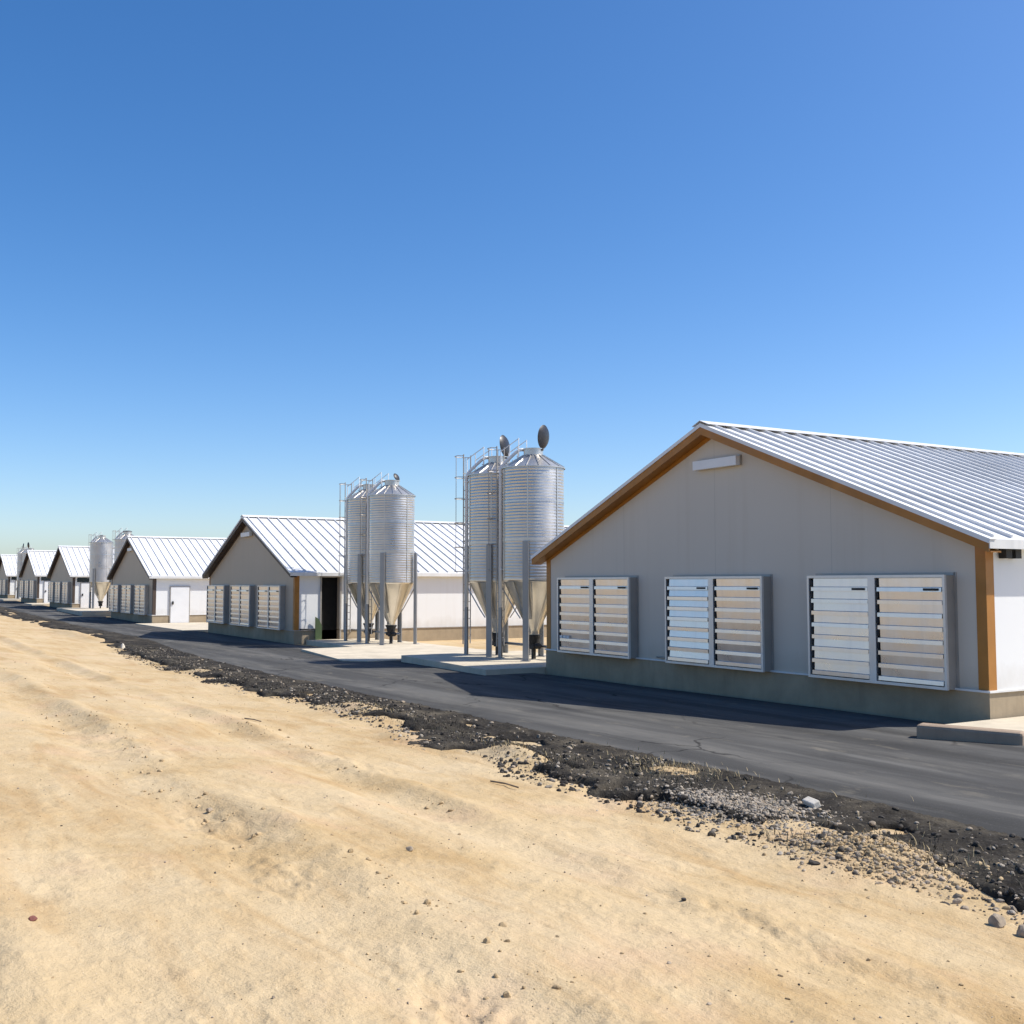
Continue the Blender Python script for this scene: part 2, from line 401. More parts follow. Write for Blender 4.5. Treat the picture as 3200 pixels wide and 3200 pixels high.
def build_verge():
    xs = [4.]
    while xs[-1] > -190: xs.append(xs[-1] - max(.03, .0042 * abs(xs[-1]), .00022 * xs[-1] ** 2))
    xs = np.array(xs)[:, None]; e = road_edge(xs)
    v = np.linspace(-.05, 2.9, 100)[None]; Y = e - v; X = np.broadcast_to(xs, Y.shape)
    tag(grid_mesh('verge', X, Y, verge_z(X, Y), M['soil']), 'dark crumbly soil verge between the asphalt and the sand', kind='structure')
build_ground(); build_road(); build_verge()

# ------------------------------------------------------------------ scattered stones, grass
ICO = None
def ico():
    global ICO
    if ICO is None:
        import bmesh
        bm = bmesh.new(); bmesh.ops.create_icosphere(bm, subdivisions=2, radius=1)
        ICO = (np.array([v.co[:] for v in bm.verts]), np.array([[v.index for v in f.verts] for f in bm.faces])); bm.free()
    return ICO
def stones_mesh(name, pts, sizes, mats, mi=None, flat=.85):
    bv, bf = ico(); nv = len(bv); n = len(pts); V = np.zeros((n, nv, 3))
    for i in range(n):
        dr = RNG.normal(0, 1, (5, 3)); dr /= np.linalg.norm(dr, axis=1, keepdims=True); dt = bv @ dr.T; ct = RNG.uniform(.45, .95, 5)
        j = bv * np.min(np.where(dt > ct, ct / np.maximum(dt, 1e-6), 1.0), axis=1, keepdims=True) * (1 + RNG.uniform(-.07, .07, (nv, 1)))
        a = RNG.uniform(0, 2 * PI); c, s = math.cos(a), math.sin(a)
        j = j * np.array([RNG.uniform(.7, 1.4), RNG.uniform(.6, 1.0), flat * RNG.uniform(.6, 1.1)])
        j = np.stack([j[:, 0] * c - j[:, 1] * s, j[:, 0] * s + j[:, 1] * c, j[:, 2]], -1)
        V[i] = j * sizes[i] + pts[i]
    F = (bf[None] + (np.arange(n) * nv)[:, None, None]).reshape(-1, 3)
    me = bpy.data.meshes.new(name); me.from_pydata(V.reshape(-1, 3).tolist(), [], F.tolist())
    for m in mats: me.materials.append(m)
    if mi is not None: me.polygons.foreach_set('material_index', np.repeat(mi, len(bf)).astype(np.int32))
    me.update(); return me
def in_view(x, y):
    d = -math.cos(math.radians(31.091)) * x + math.sin(math.radians(31.091)) * y
    r = math.sin(math.radians(31.091)) * x + math.cos(math.radians(31.091)) * y
    return (d > 1.5) & (np.abs(r) < d * .56 + .6)
def scatter():
    # pebbles and crumbs on the sand
    n = 26000; d = 2.0 + 30 * RNG.random(n) ** 1.7; lat = RNG.uniform(-.58, .58, n) * d
    th = math.radians(31.091)
    x = -math.cos(th) * d + math.sin(th) * lat; y = math.sin(th) * d + math.cos(th) * lat
    dens = sstep(fbm(x * .9, y * 1.3, 3, 81) * 1.5 + .45)
    e = road_edge(x)
    keep = (y < e - 2.0) & (RNG.random(n) < dens * .15 + .016); x, y = x[keep], y[keep]
    z = ground_z(x, y); size = .003 + .011 * RNG.random(len(x)) ** 6 + .0003 * np.hypot(x, y)
    mi = RNG.choice([3, 3, 3, 3, 3, 0, 0, 1, 3, 2], len(x))
    tag(link('pebbles', stones_mesh('pebbles', np.stack([x, y, z + size * .15], -1), size, [M['stone'], M['stone_grey'], M['stone_dark'], M['clod']], mi)),
        'small pebbles and crumbs strewn over the sand', 'pebbles', kind='stuff')
    # clods along the ruts and the lumpy patch
    P = []; S = []
    for yc, k in ((2.9, 260), (5.15, 170)):
        for i in range(k):
            xx = -3 - 16 * random.random() ** 1.2
            yy = yc + random.gauss(0, .16) + .22 * math.sin(xx * .7)
            if float(fbm(np.array([xx * .5]), np.array([yc]), 3, 91)[0]) < -.05: continue
            s = .008 + .026 * random.random() ** 4; P.append((xx, yy, gz(xx, yy) + s * .15)); S.append(s)
    tag(link('clods', stones_mesh('clods', np.array(P), S, [M['clod']])), 'dry clods of earth crumbled along the wheel ruts', 'clods', kind='stuff')
    # dark gravel of the verge
    n = 15000; x = -2.5 - 42 * RNG.random(n) ** 1.6; e = road_edge(x); w = verge_w(x)
    u = RNG.random(n) ** .8 * 1.06; y = e - .05 - u * w
    k = RNG.random(n) < .2 + .8 * sstep(fbm(x * .9, y * 1.1, 3, 95) * 1.7 + .45); x, y, u = x[k], y[k], u[k]
    z = np.maximum(verge_z(x, y), ground_z(x, y)); size = .009 + .034 * RNG.random(len(x)) ** 3.2
    mi = RNG.choice([0, 0, 0, 0, 1, 2], len(x))
    tag(link('gravel', stones_mesh('gravel', np.stack([x, y, z + size * .2], -1), size, [M['stone_dark'], M['stone_grey'], M['stone']], mi)),
        'dark loose gravel and clods along the road verge', 'gravel', kind='stuff')
    # grey rubble heap and pale rubble heap
    for nm, lab, cx, cy, sx, sy, k, mats, sz in (
        ('rubble', 'heap of grey stones on the verge near the white block', -8.6, 7.95, .85, .62, 3600, ['stone_grey', 'stone_grey', 'stone'], (.008, .03)),
        ('rubble', 'heap of pale sandy lumps at the edge of the verge', -6.35, 7.35, .8, .5, 1800, ['clod', 'clod', 'stone'], (.007, .034))):
        xx = cx + RNG.normal(0, sx * .55, k); yy = cy + RNG.normal(0, sy * .5, k)
        zz = np.maximum(verge_z(xx, yy), ground_z(xx, yy)); s = sz[0] + (sz[1] - sz[0]) * RNG.random(k) ** 2.5
        tag(link(nm, stones_mesh(nm, np.stack([xx, yy, zz + s * .05], -1), s, [M[a] for a in mats], RNG.integers(0, 3, k))), lab, 'rubble', kind='stuff')
    # dry grass: pale tuft patches and dark scrub on the bank
    def grass(name, lab, spots, mat, hh):
        vs = []; fs = []
        for cx, cy, sx, sy, k in spots:
            for i in range(k):
                xx = random.gauss(cx, sx); yy = random.gauss(cy, sy)
                zz = max(gz(xx, yy), float(verge_z(np.array([xx]), np.array([yy]))[0])) - .01
                a = random.uniform(0, 2 * PI); h = hh * random.uniform(.35, 1.15); l = random.uniform(.2, 1.2) * h; wd = random.uniform(.0025, .006)
                dx, dy = math.cos(a), math.sin(a); o = len(vs)
                vs += [(xx - dy * wd, yy + dx * wd, zz), (xx + dy * wd, yy - dx * wd, zz),
                       (xx + dx * l * .4 + dy * wd * .7, yy + dy * l * .4 - dx * wd * .7, zz + h * .6), (xx + dx * l * .4 - dy * wd * .7, yy + dy * l * .4 + dx * wd * .7, zz + h * .6), (xx + dx * l, yy + dy * l, zz + h)]
                fs += [(o, o + 1, o + 2, o + 3), (o + 3, o + 2, o + 4)]
        me = bpy.data.meshes.new(name); me.from_pydata(vs, [], fs); me.materials.append(M[mat]); me.update()
        tag(link(name, me), lab, 'grass', kind='stuff')
    grass('dry_grass', 'pale dry grass tufts on the verge', [(-10.8, 8.8, .5, .22, 520), (-19, 8.3, .9, .2, 200), (-6.4, 7.9, .6, .3, 120), (-12.7, 7.8, .7, .2, 200), (-9.9, 8.6, 1.5, .5, 160)], 'straw', .075)
    sp = []
    for x in np.arange(-5.2, -46, -.42):
        e = float(road_edge(x)); w = float(verge_w(x))
        sp.append((x, e - w * random.uniform(.45, .93), .3, .16, int(random.uniform(20, 95) * (1 if x > -25 else .5))))
    grass('scrub', 'low dark withered scrub along the verge', sp, 'scrub', .075)
scatter()

def single(name, label, cat, loc, size, mat, seed, flat=.7, group=None):
    import bmesh
    bm = bmesh.new(); bmesh.ops.create_icosphere(bm, subdivisions=3, radius=1)
    rr = random.Random(seed); d = [(Vector((rr.gauss(0, 1), rr.gauss(0, 1), rr.gauss(0, 1))).normalized(), rr.uniform(.55, .95)) for _ in range(11)]
    for v in bm.verts:
        n = v.co.normalized(); k = 1.0
        for dd, c in d:
            q = n.dot(dd)
            if q * k > c: k = c / q
        v.co = Vector((n.x * size[0], n.y * size[1], n.z * size[2])) * k
    me = bpy.data.meshes.new(name); bm.to_mesh(me); bm.free(); me.materials.append(M[mat])
    o = link(name, me, None, (loc[0], loc[1], loc[2] + size[2] * .45)); o.rotation_euler = (0, 0, rr.uniform(0, 6))
    return tag(o, label, cat, group)
def gv(x, y): return max(gz(x, y), float(verge_z(np.array([float(x)]), np.array([float(y)]))[0]))
for (x, y, s, mt, lab) in [
    (-4.76, 6.78, (.075, .06, .055), 'stone', 'brown stone at the right edge of the sand, larger left one of two'),
    (-4.52, 6.74, (.07, .06, .05), 'stone', 'brown stone cut by the right frame edge below the dark verge'),
    (-4.62, 6.93, (.05, .045, .04), 'stone', 'small tan stone between the two brown stones at right'),
    (-6.79, 7.21, (.055, .04, .03), 'stone_grey', 'flat grey stone where the sand meets the dark verge'),
    (-45.2, 9.0, (.13, .09, .15), 'stone_white', 'white upright stone on the verge far down the road'),
    (-2.99, 4.08, (.03, .02, .012), 'stone_white', 'small white chip on the sand near the lower right corner'),
    (-6.54, .86, (.045, .025, .015), 'brick', 'dark red brick fragment on the sand at lower left'),
    (-7.64, 3.68, (.034, .03, .024), 'stone', 'single rounded tan lump in the middle of the sand'),
    (-5.9, 4.95, (.022, .017, .014), 'stone_dark', 'small dark stone beside the wheel rut right of the middle'),
    (-9.86, 2.75, (.04, .033, .026), 'stone', 'tan stone on the crest of the left wheel rut')]:
    single('stone' if mt != 'brick' else 'brick_fragment', lab, 'stone' if mt != 'brick' else 'brick', (x, y, gv(x, y)), s, mt, int(abs(x * 100)))
# white block on the verge
mb = MB(); mb.box(-.10, .10, -.045, .045, 0, .075)
o = mb.build('block', M['stone_white'], None, (-8.18, 8.62, gv(-8.18, 8.62) + .005), .012); o.rotation_euler = (.4, .05, -.2)
tag(o, 'small white concrete block lying on the dark verge beside the road', 'block')
for (x, y, l, a, lab) in [(-17.6, 5.6, .55, .2, 'short dry stick on the sand left of the middle'), (-10.7, 6.35, .5, .15, 'dry stick on the sand just below the dark verge')]:
    z = gz(x, y) + .015; mb = MB()
    mb.tube([(x - l / 2 * math.cos(a), y - l / 2 * math.sin(a), z), (x, y + .02, z + .006), (x + l / 2 * math.cos(a), y + l / 2 * math.sin(a), z)], .010, 7)
    tag(mb.build('stick', M['wood']), lab, 'stick')

# ------------------------------------------------------------------ poultry houses
W = 13.5; HW = W / 2; H = 3.18; RISE = 2.68; L = 88.0; OG = .32; OE = .30; SL = RISE / HW; PL = .60
DEPTH_BOX = .25
LN = math.hypot(1, SL)
def roof_pt(x, d):               # point over local x, d above the roof's lower face (along the normal)
    return (x + math.copysign(d * SL / LN, x) if x else x, H + RISE - SL * abs(x) + (d / LN if x else d * LN))

def wall_mb(mb, door=None):
    # gable front, back, two long sides; bottom sits on the plinth
    for y, s in ((0, 1), (L, -1)):
        v = [(-HW, y, PL), (HW, y, PL), (HW, y, H), (0, y, H + RISE), (-HW, y, H)]
        mb.add(v, [(0, 1, 2, 3, 4) if s == 1 else (4, 3, 2, 1, 0)])
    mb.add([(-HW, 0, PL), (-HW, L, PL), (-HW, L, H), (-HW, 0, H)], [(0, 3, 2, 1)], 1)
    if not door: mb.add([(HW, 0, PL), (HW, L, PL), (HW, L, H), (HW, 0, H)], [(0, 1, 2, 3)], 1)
    else:
        a, b, t = door
        for y0_, y1_, zb in ((0, a, PL), (a, b, t), (b, L, PL)):
            mb.add([(HW, y0_, zb), (HW, y1_, zb), (HW, y1_, H), (HW, y0_, H)], [(0, 1, 2, 3)], 1)
        for y in (a, b): mb.add([(HW, y, PL), (HW - .3, y, PL), (HW - .3, y, t), (HW, y, t)], [(0, 1, 2, 3)])
        mb.add([(HW, a, t), (HW, b, t), (HW - .3, b, t), (HW - .3, a, t)], [(0, 1, 2, 3)])
def plinth_mb(mb, door=None):
    p = .025
    if not door: mb.box(-HW - p, HW + p, -p, L + p, -.8, PL - .03)
    else:
        a, b, t = door
        mb.box(-HW - p, HW - .3, -p, L + p, -.8, PL - .03)
        mb.box(HW - .3, HW + p, -p, a, -.8, PL - .03); mb.box(HW - .3, HW + p, b, L + p, -.8, PL - .03); mb.box(HW - .3, HW + p, a, b, -.8, 0.03)
def drip_mb(mb, door=None):
    q = .06; t = .022; z1 = PL + .004; z0_ = z1 - .034
    mb.box(-HW - q, HW + q, -q, .0, z0_, z1); mb.box(-HW - q, -HW, 0, L, z0_, z1)
    if door: mb.box(HW, HW + q, 0, door[0], z0_, z1); mb.box(HW, HW + q, door[1], L, z0_, z1)
    else: mb.box(HW, HW + q, 0, L, z0_, z1)
def trim_mb(mb, s=1):
    # L-shaped corner flashing
    a = .185; t = .012
    x0_, x1_ = sorted((s * (HW - a), s * (HW + t)))
    mb.box(x0_, x1_, -t, 0, PL + .006, H - .02 if True else H)
    x0_, x1_ = sorted((s * HW, s * (HW + t))); mb.box(x0_, x1_, 0, .2, PL + .006, H - .06)
T_R = .05
def roof_mb(mb):
    for s in (-1, 1):
        e = HW + OE
        lo = (s * e, H - SL * OE); top = (0, H + RISE)
        nx, nz = s * SL / LN, 1 / LN
        lo2 = (lo[0] + nx * T_R, lo[1] + nz * T_R); top2 = (0, H + RISE + T_R * LN)
        poly = [lo, lo2, top2, top]
        if s == -1: poly = poly[::-1]
        mb.prism(poly, -OG, L + OG)
        # standing ribs
        y = -OG + .22; a = Vector((s / LN, 0, -SL / LN)); nn = Vector((nx, 0, nz)); ls = e * LN
        while y < L:
            c = Vector((0, y, H + RISE + T_R * LN)) + a * (ls / 2 + .02) + nn * .017
            mb.obox(c + nn * .009, a * (ls / 2 - .10), Vector((0, .020, 0)), nn * .031); y += .5
def ridge_mb(mb):
    zt = H + RISE + T_R * LN + .062 * LN; w = .26; t = .012
    for s in (-1, 1):
        lo = (s * w, zt - SL * w); poly = [lo, (lo[0] + s * SL / LN * t, lo[1] + t / LN), (0, zt + t * LN), (0, zt)]
        if s == -1: poly = poly[::-1]
        mb.prism(poly, -OG - .02, L + OG)
def barge_mb(mb):     # thin white flashing over the gable edge of the sheets
    for s in (-1, 1):
        e = HW + OE + .015; nx, nz = s * SL / LN, 1 / LN
        b0, b1 = -.012, T_R + .016
        lo = (s * e, H - SL * (OE + .015)); top = (0, H + RISE)
        poly = [(lo[0] + nx * b0, lo[1] + nz * b0), (lo[0] + nx * b1, lo[1] + nz * b1), (0, top[1] + b1 * LN), (0, top[1] + b0 * LN)]
        if s == -1: poly = poly[::-1]
        mb.prism(poly, -OG - .014, -OG - .001)
        poly2 = [(lo[0] + nx * (T_R + .003), lo[1] + nz * (T_R + .003)), (lo[0] + nx * b1, lo[1] + nz * b1), (0, top[1] + b1 * LN), (0, top[1] + (T_R + .003) * LN)]
        if s == -1: poly2 = poly2[::-1]
        mb.prism(poly2, -OG - .001, -OG + .14)
def fascia_mb(mb):
    # board below the sheet edge along both slopes, plus the soffit behind it
    for s in (-1, 1):
        e = HW + OE; nx, nz = s * SL / LN, 1 / LN; d0, d1 = -.014, -.17
        lo = (s * e, H - SL * OE); top = (0, H + RISE)
        poly = [(lo[0] + nx * d1 * .2, lo[1] - .16), (lo[0], lo[1] + d0 * LN), (0, top[1] + d0 * LN), (0, top[1] + d1 * LN)]
        if s == -1: poly = poly[::-1]
        mb.prism(poly, -OG + .005, -OG + .04)
        s0, s1 = -.13, -.15
        poly = [(lo[0], lo[1] + s1 * LN), (lo[0], lo[1] + s0 * LN), (0, top[1] + s0 * LN), (0, top[1] + s1 * LN)]
        if s == -1: poly = poly[::-1]
        mb.prism(poly, -OG + .04, -.002)
        # rake trim on the wall itself
        poly = [(s * HW, H - .24), (s * HW, H - .15 * LN), (0, top[1] - .15 * LN), (0, top[1] - .24 * LN)]
        if s == -1: poly = poly[::-1]
        mb.prism(poly, -.016, -.002)
def eave_mb(mb):
    for s in (-1, 1):
        x = s * (HW + OE); z = H - SL * OE
        a, b = sorted((x, x + s * .02)); mb.box(a, b, -OG, L, z - .10, z + .055)
        a, b = sorted((s * (HW + .0), x)); mb.box(a, b, .0, L, z - .085, z - .07)
SX = [-4.28, -.28, 4.58]         # set per house below: centres of the three fan boxes
BW, BH, BZ = 3.12, 1.95, .58
def housing_mb(mb):
    w, d = BW / 2, DEPTH_BOX; t = .02
    mb.box(-w, w, -d, -.003, BH - t, BH); mb.box(-w, w, -d, -.003, 0, t)
    mb.box(-w, -w + t, -d, -.003, t, BH - t); mb.box(w - t, w, -d, -.003, t, BH - t)
    mb.box(-w + t, w - t, -.10, -.05, t, BH - t)
    mb.box(-w - .02, w + .02, -.012, -.003, BH + .001, BH + .05)        # flange on the wall
    mb.box(w + .001, w + .05, -.012, -.003, 0, BH + .05)
def rim_mb(mb):
    w, d = BW / 2, DEPTH_BOX; t = .042; y0_, y1_ = -d - .022, -d + .03
    mb.box(-w - .008, w + .008, y0_, y1_, BH - t, BH + .008); mb.box(-w - .008, w + .008, y0_, y1_, -.008, t)
    mb.box(-w - .008, -w + t, y0_, y1_, t, BH - t); mb.box(w - t, w + .008, y0_, y1_, t, BH - t); mb.box(-.08, .08, y0_, y1_, t, BH - t)
def shutter_fn(kind):
    def fn(mb):
        # eight overlapping blades hung from their top edges; width 1.42, height 1.84
        w = .705; n = 8; hh = 1.83 / n; rr = random.Random(kind)
        mb.box(-w, w, .05, .06, 0, 1.83, 1)
        for i in range(n):
            zt = 1.83 - i * hh; tilt = {0: -.024, 1: .034, 2: -.014, 3: .012}[kind] + rr.uniform(-.007, .007)
            yb = .006; zb = zt - hh + .085
            x0_ = -w + .075
            # upper field of the blade, then the raised band that overlaps the next one
            mb.add([(x0_, yb, zt + .012), (w, yb, zt + .012), (w, yb - tilt * .5, zb), (x0_, yb - tilt * .5, zb)], [(0, 3, 2, 1)])
            y2 = yb - tilt * .5
            mb.add([(x0_ - .04, y2, zb), (w, y2, zb), (w, y2 - .022, zb - .012), (x0_ - .04, y2 - .022, zb - .012)], [(0, 3, 2, 1)])
            y3 = y2 - .022; tl = rr.uniform(-.001, .0055)
            mb.add([(x0_ - .04, y3, zb - .012), (w, y3, zb - .012), (w, y3 - tl, zt - hh), (x0_ - .04, y3 - tl, zt - hh)], [(0, 3, 2, 1)])
            mb.add([(x0_ - .04, y3 - tl, zt - hh), (w, y3 - tl, zt - hh), (w, .03, zt - hh + .006), (x0_ - .04, .03, zt - hh + .006)], [(0, 3, 2, 1)])
            # pivot clip at the left end
            mb.box(-w + .002, -w + .05, .0, .04, zt - .12, zt - .02, 1)
        zt = 1.83 - .085 - hh * .25
        mb.box(w - .36, w - .06, -.034, -.026, 1.83 - hh + .02, 1.83 - hh + .062, 1)
    return fn
def strip_mb(mb): mb.box(-.71, .71, -.05, -.003, -.09, .12)
def diffuser_mb(mb): mb.box(-.70, .70, -.17, -.052, -.105, .095)
def flood_mb(mb):
    mb.box(.02, .16, -.08, .08, -.17, 0); mb.box(.07, .11, -.02, .02, -.001, .05)

HOUSES = [   # right wall X, base z, wall material, trim, label, tweak of the fan centres
    (-11.33, 0.0, 'wall_grey', 'ochre', 'nearest long grey livestock house with ochre trim and three large shuttered fans'),
    (-45.0, -.258, 'wall_taupe', 'brown', 'second livestock house from the right, black doorway in its side and three fans'),
    (-71.74, -.274, 'wall_taupe', 'brown', 'third livestock house from the right, white door with handle in its side wall'),
    (-102.95, -.033, 'wall_taupe', 'brown', 'fourth livestock house from the right, just left of the far silos'),
    (-125.82, .146, 'wall_taupe', 'brown', 'fifth livestock house from the right, small and between two others'),
    (-153.03, .291, 'wall_taupe', 'brown', 'farthest livestock house, cut by the left edge of the photo')]
FANS = [[(-22.365), (-17.87), (-13.5)]] + [None] * 5
for hi, (xr, zb, wm, tr, lab) in enumerate(HOUSES):
    house = thing('livestock_house', lab, 'house', (xr - HW, FY, zb), 'livestock houses in a row along the road')
    door = (1.22, 2.08, 2.90) if hi == 1 else None
    k = 'door' if door else 'plain'
    mat = M[wm]
    part('wall', 'wall' + k + wm, lambda mb: wall_mb(mb, door), [mat, M['wall_white']], house)
    pl = part('plinth', 'plinth' + k, lambda mb: plinth_mb(mb, door), M['plinth'], house)
    part('drip_flashing', 'drip' + k, lambda mb: drip_mb(mb, door), M['galvanised_dull'] if hi else M['white_dirty'], pl)
    rf = part('roof', 'roof', roof_mb, M['roof_sheet'], house)
    part('ridge_cap', 'ridge', ridge_mb, M['roof_sheet'], rf)
    part('barge_flashing', 'barge', barge_mb, M['white'], rf)
    part('fascia', 'fascia' + tr, fascia_mb, M[tr], rf)
    part('eave_flashing', 'eave', eave_mb, M['white_dirty'], rf)
    for s in (-1, 1): part('corner_trim', 'trim%d' % s + ('o' if hi < 2 else 'b'), lambda mb: trim_mb(mb, s), M['ochre'] if hi < 2 else M['brown'], house)
    cx = [-22.365 + 18.08, -17.87 + 18.08, -13.5 + 18.08] if hi == 0 else [-4.70, -.40, 3.95]
    for i, c in enumerate(cx):
        fb = part('fan_box', 'housing', housing_mb, M['galvanised_dull'], house, (c, 0, BZ))
        part('frame', 'rim', rim_mb, M['rim_metal'], fb)
        kinds = {0: (0, 0), 1: (1, 0), 2: (3, 2)}[i] if hi == 0 else ((2, 0), (0, 2), (0, 0))[i]
        for sx, kd in zip((-.79, .79), kinds):
            part('shutter', 'shutter%d' % kd, shutter_fn(kd), [M['shutter_metal'], M['black']], fb, (sx, -DEPTH_BOX, .06))
    if hi < 3:
        sl = part('strip_light', 'strip', strip_mb, M['galvanised_dull'], house, (.25 if hi == 0 else 0, 0, 5.03))
        part('diffuser', 'diffuser', diffuser_mb, M['white'], sl)
    if hi == 0:
        for y in (.42, .68): part('floodlight', 'flood', flood_mb, M['black'], house, (HW, y, H - .20))
        # conduit with a junction box beside the middle fan
        mb = MB(); mb.tube([(-1.95, -.045, .66), (-1.30, -.045, .66)], .02, 8); mb.box(-1.42, -1.30, -.10, -.003, .60, .74)
        mb.build('conduit', M['galvanised_dull'], house)
        mb = MB()
        for j in range(3): mb.box(-5.72 + j * .16, -5.60 + j * .16, -DEPTH_BOX - .028, -DEPTH_BOX - .022, .955, 1.02)
        mb.build('label_plate', M['white'], house)
    if hi == 1:
        mb = MB(); mb.box(HW - .36, HW - .30, 1.16, 2.14, 0, 2.96); mb.build('doorway', M['void'], house)  # black panel in the recess, interior darkness put into its colour
        mb = MB()
        for y0_, y1_, z0_, z1_ in ((1.15, 1.22, 0, 2.97), (2.08, 2.15, 0, 2.97), (1.22, 2.08, 2.90, 2.97)): mb.box(HW + .026, HW + .05, y0_, y1_, z0_, z1_)
        mb.build('door_frame', M['galvanised_dull'], house)
        mb = MB(); mb.tube([(HW + .10, .2, .64), (HW + .10, .98, .64)], .028, 8); mb.tube([(HW + .10, .98, .66), (HW + .10, .98, 0)], .028, 8)
        mb.build('handrail', M['dark_lid'], house)
    if hi >= 2:
        ya, yb = (1.12, 2.30) if hi == 2 else ((.7, 3.2) if hi < 5 else (.9, 2.6))
        mb = MB(); mb.box(HW + .028, HW + .085, ya, yb, .06, 2.42); dr = mb.build('door', M['white'], house)
        mb = MB(); mb.box(HW + .086, HW + .14, ya + .08, ya + .18, 1.28, 1.48); mb.build('handle', M['black'], dr)
        mb = MB()
        for y0_, y1_, z0_, z1_ in ((ya - .06, ya, .03, 2.48), (yb, yb + .06, .03, 2.48), (ya, yb, 2.42, 2.48)): mb.box(HW + .028, HW + .075, y0_, y1_, z0_, z1_)
        mb.build('door_frame', M['galvanised_dull'], dr)
        if hi > 2:
            mb = MB(); mb.box(HW + .004, HW + .06, .35, 4.2, 2.52, 2.92); mb.build('window', M['glass'], house)

# ------------------------------------------------------------------ feed silos
R = .93; ZB, ZT, ZA = 2.40, 5.79, 6.28
def shell_mb(mb):
    prof = []; n = 36
    for i in range(n * 8 + 1):
        z = ZB + (ZT - ZB) * i / (n * 8); prof.append((R + .0042 * math.sin(2 * PI * i / 8), z))
    mb.lathe(prof, 72)
    for z in (ZB + .02, 3.6, 4.75, ZT - .02): mb.lathe([(R, z - .025), (R + .007, z - .025), (R + .007, z + .025), (R, z + .025)], 72, smooth=False)
    for k in range(6):
        a = k * PI / 3 + .3; c = Vector((math.cos(a) * (R + .008), math.sin(a) * (R + .008), (ZB + ZT) / 2))
        mb.obox(c, (math.cos(a) * .008, math.sin(a) * .008, 0), (-math.sin(a) * .018, math.cos(a) * .018, 0), (0, 0, (ZT - ZB) / 2 - .03))
def cone_mb(mb):
    mb.lathe([(R + .05, ZT - .015), (R + .05, ZT + .01), (.30, ZA - .08), (.30, ZA + .10), (.33, ZA + .10), (.33, ZA + .13)], 48, smooth=False)
    for k in range(16):
        a = 2 * PI * k / 16; d = Vector((math.cos(a), math.sin(a), 0)); p0 = d * (R + .03) + Vector((0, 0, ZT + .025)); p1 = d * .32 + Vector((0, 0, ZA - .075))
        ax = (p1 - p0) / 2; tn = Vector((-d.y, d.x, 0)); mb.obox((p0 + p1) / 2, ax, tn * .012, ax.cross(tn).normalized() * .016)
def hopper_mb(mb):
    mb.lathe([(R + .004, ZB + .0), (R + .004, ZB - .06), (R - .02, ZB - .065), (.17, .86), (.17, .74)], 40)
    for k in range(10):
        a = 2 * PI * k / 10; d = Vector((math.cos(a), math.sin(a), 0)); p0 = d * (R - .015) + Vector((0, 0, ZB - .07)); p1 = d * .175 + Vector((0, 0, .87))
        ax = (p1 - p0) / 2; tn = Vector((-d.y, d.x, 0)); mb.obox((p0 + p1) / 2, ax, tn * .014, ax.cross(tn).normalized() * .010)
def boot_mb(mb):
    mb.lathe([(.235, .74), (.235, .69), (.20, .66), (.15, .45), (.13, .43), (.13, .30), (.0, .30)], 18, smooth=False)
    mb.lathe([(.0, .74), (.235, .74)], 18, smooth=False)
    mb.tube([(-.34, 0, .40), (.34, 0, .40)], .085, 12); mb.box(-.20, .20, -.13, .13, .34, .44)
    mb.box(-.05, .05, -.05, .05, -.01, .34)
def leg_fn(sx, sy):
    def fn(mb):
        x, y = sx * .735, sy * .735; t = .012; w = .075
        d = Vector((sx, sy, 0)).normalized(); tn = Vector((-d.y, d.x, 0))
        for off, hx, hy in ((d * .045, tn * w, d * t), (tn * (w - .001) - d * .0, tn * t, d * .045), (-tn * (w - .001), tn * t, d * .045)):
            c = Vector((x, y, 1.77)) + off + d * .0; mb.obox(c, hx, hy, (0, 0, 1.77))
        mb.obox(Vector((x, y, .012)) + d * .03, tn * .13, d * .13, (0, 0, .014))
        # bent brace from the leg into the hopper
        p = [Vector((x, y, 2.30)), Vector((x * .92, y * .92, 2.1)), Vector((x * .55, y * .55, 1.45)), Vector((x * .40, y * .40, 1.22))]
        for a_, b_ in zip(p, p[1:]):
            ax = (b_ - a_) / 2; mb.obox((a_ + b_) / 2, ax * 1.04, tn * .05, ax.cross(tn).normalized() * .008)
    return fn
LA = math.atan2(-.6, -1.15)
def ladder_mb(mb):
    d = Vector((math.cos(LA), math.sin(LA), 0)); tn = Vector((-d.y, d.x, 0)); r0 = R + .26
    for s in (-1, 1): mb.tube([d * r0 + tn * .21 * s + Vector((0, 0, .35)), d * r0 + tn * .21 * s + Vector((0, 0, 6.55))], .021, 6)
    z = .6
    while z < 6.1: mb.tube([d * r0 - tn * .21 + Vector((0, 0, z)), d * r0 + tn * .21 + Vector((0, 0, z))], .013, 6); z += .28
    for z in (2.6, 3.7, 4.8, 5.8):
        for s in (-1, 1): mb.tube([d * r0 + tn * .21 * s + Vector((0, 0, z)), d * (R - .01) + tn * .21 * s + Vector((0, 0, z))], .013, 6)
def cage_mb(mb):
    d = Vector((math.cos(LA), math.sin(LA), 0)); tn = Vector((-d.y, d.x, 0)); r0 = R + .26
    def arc(z): return [d * (r0 + .44 * math.sin(t)) + tn * (-.33 * math.cos(t)) * (1 if 0 < t < PI else .64) + Vector((0, 0, z)) for t in [PI * i / 10 for i in range(11)]]
    for z in (2.7, 3.5, 4.3, 5.1, 5.8, 6.5): mb.tube(arc(z), .013, 6)
    for i in (2, 5, 8): mb.tube([arc(2.7)[i], arc(6.5)[i]], .010, 6)
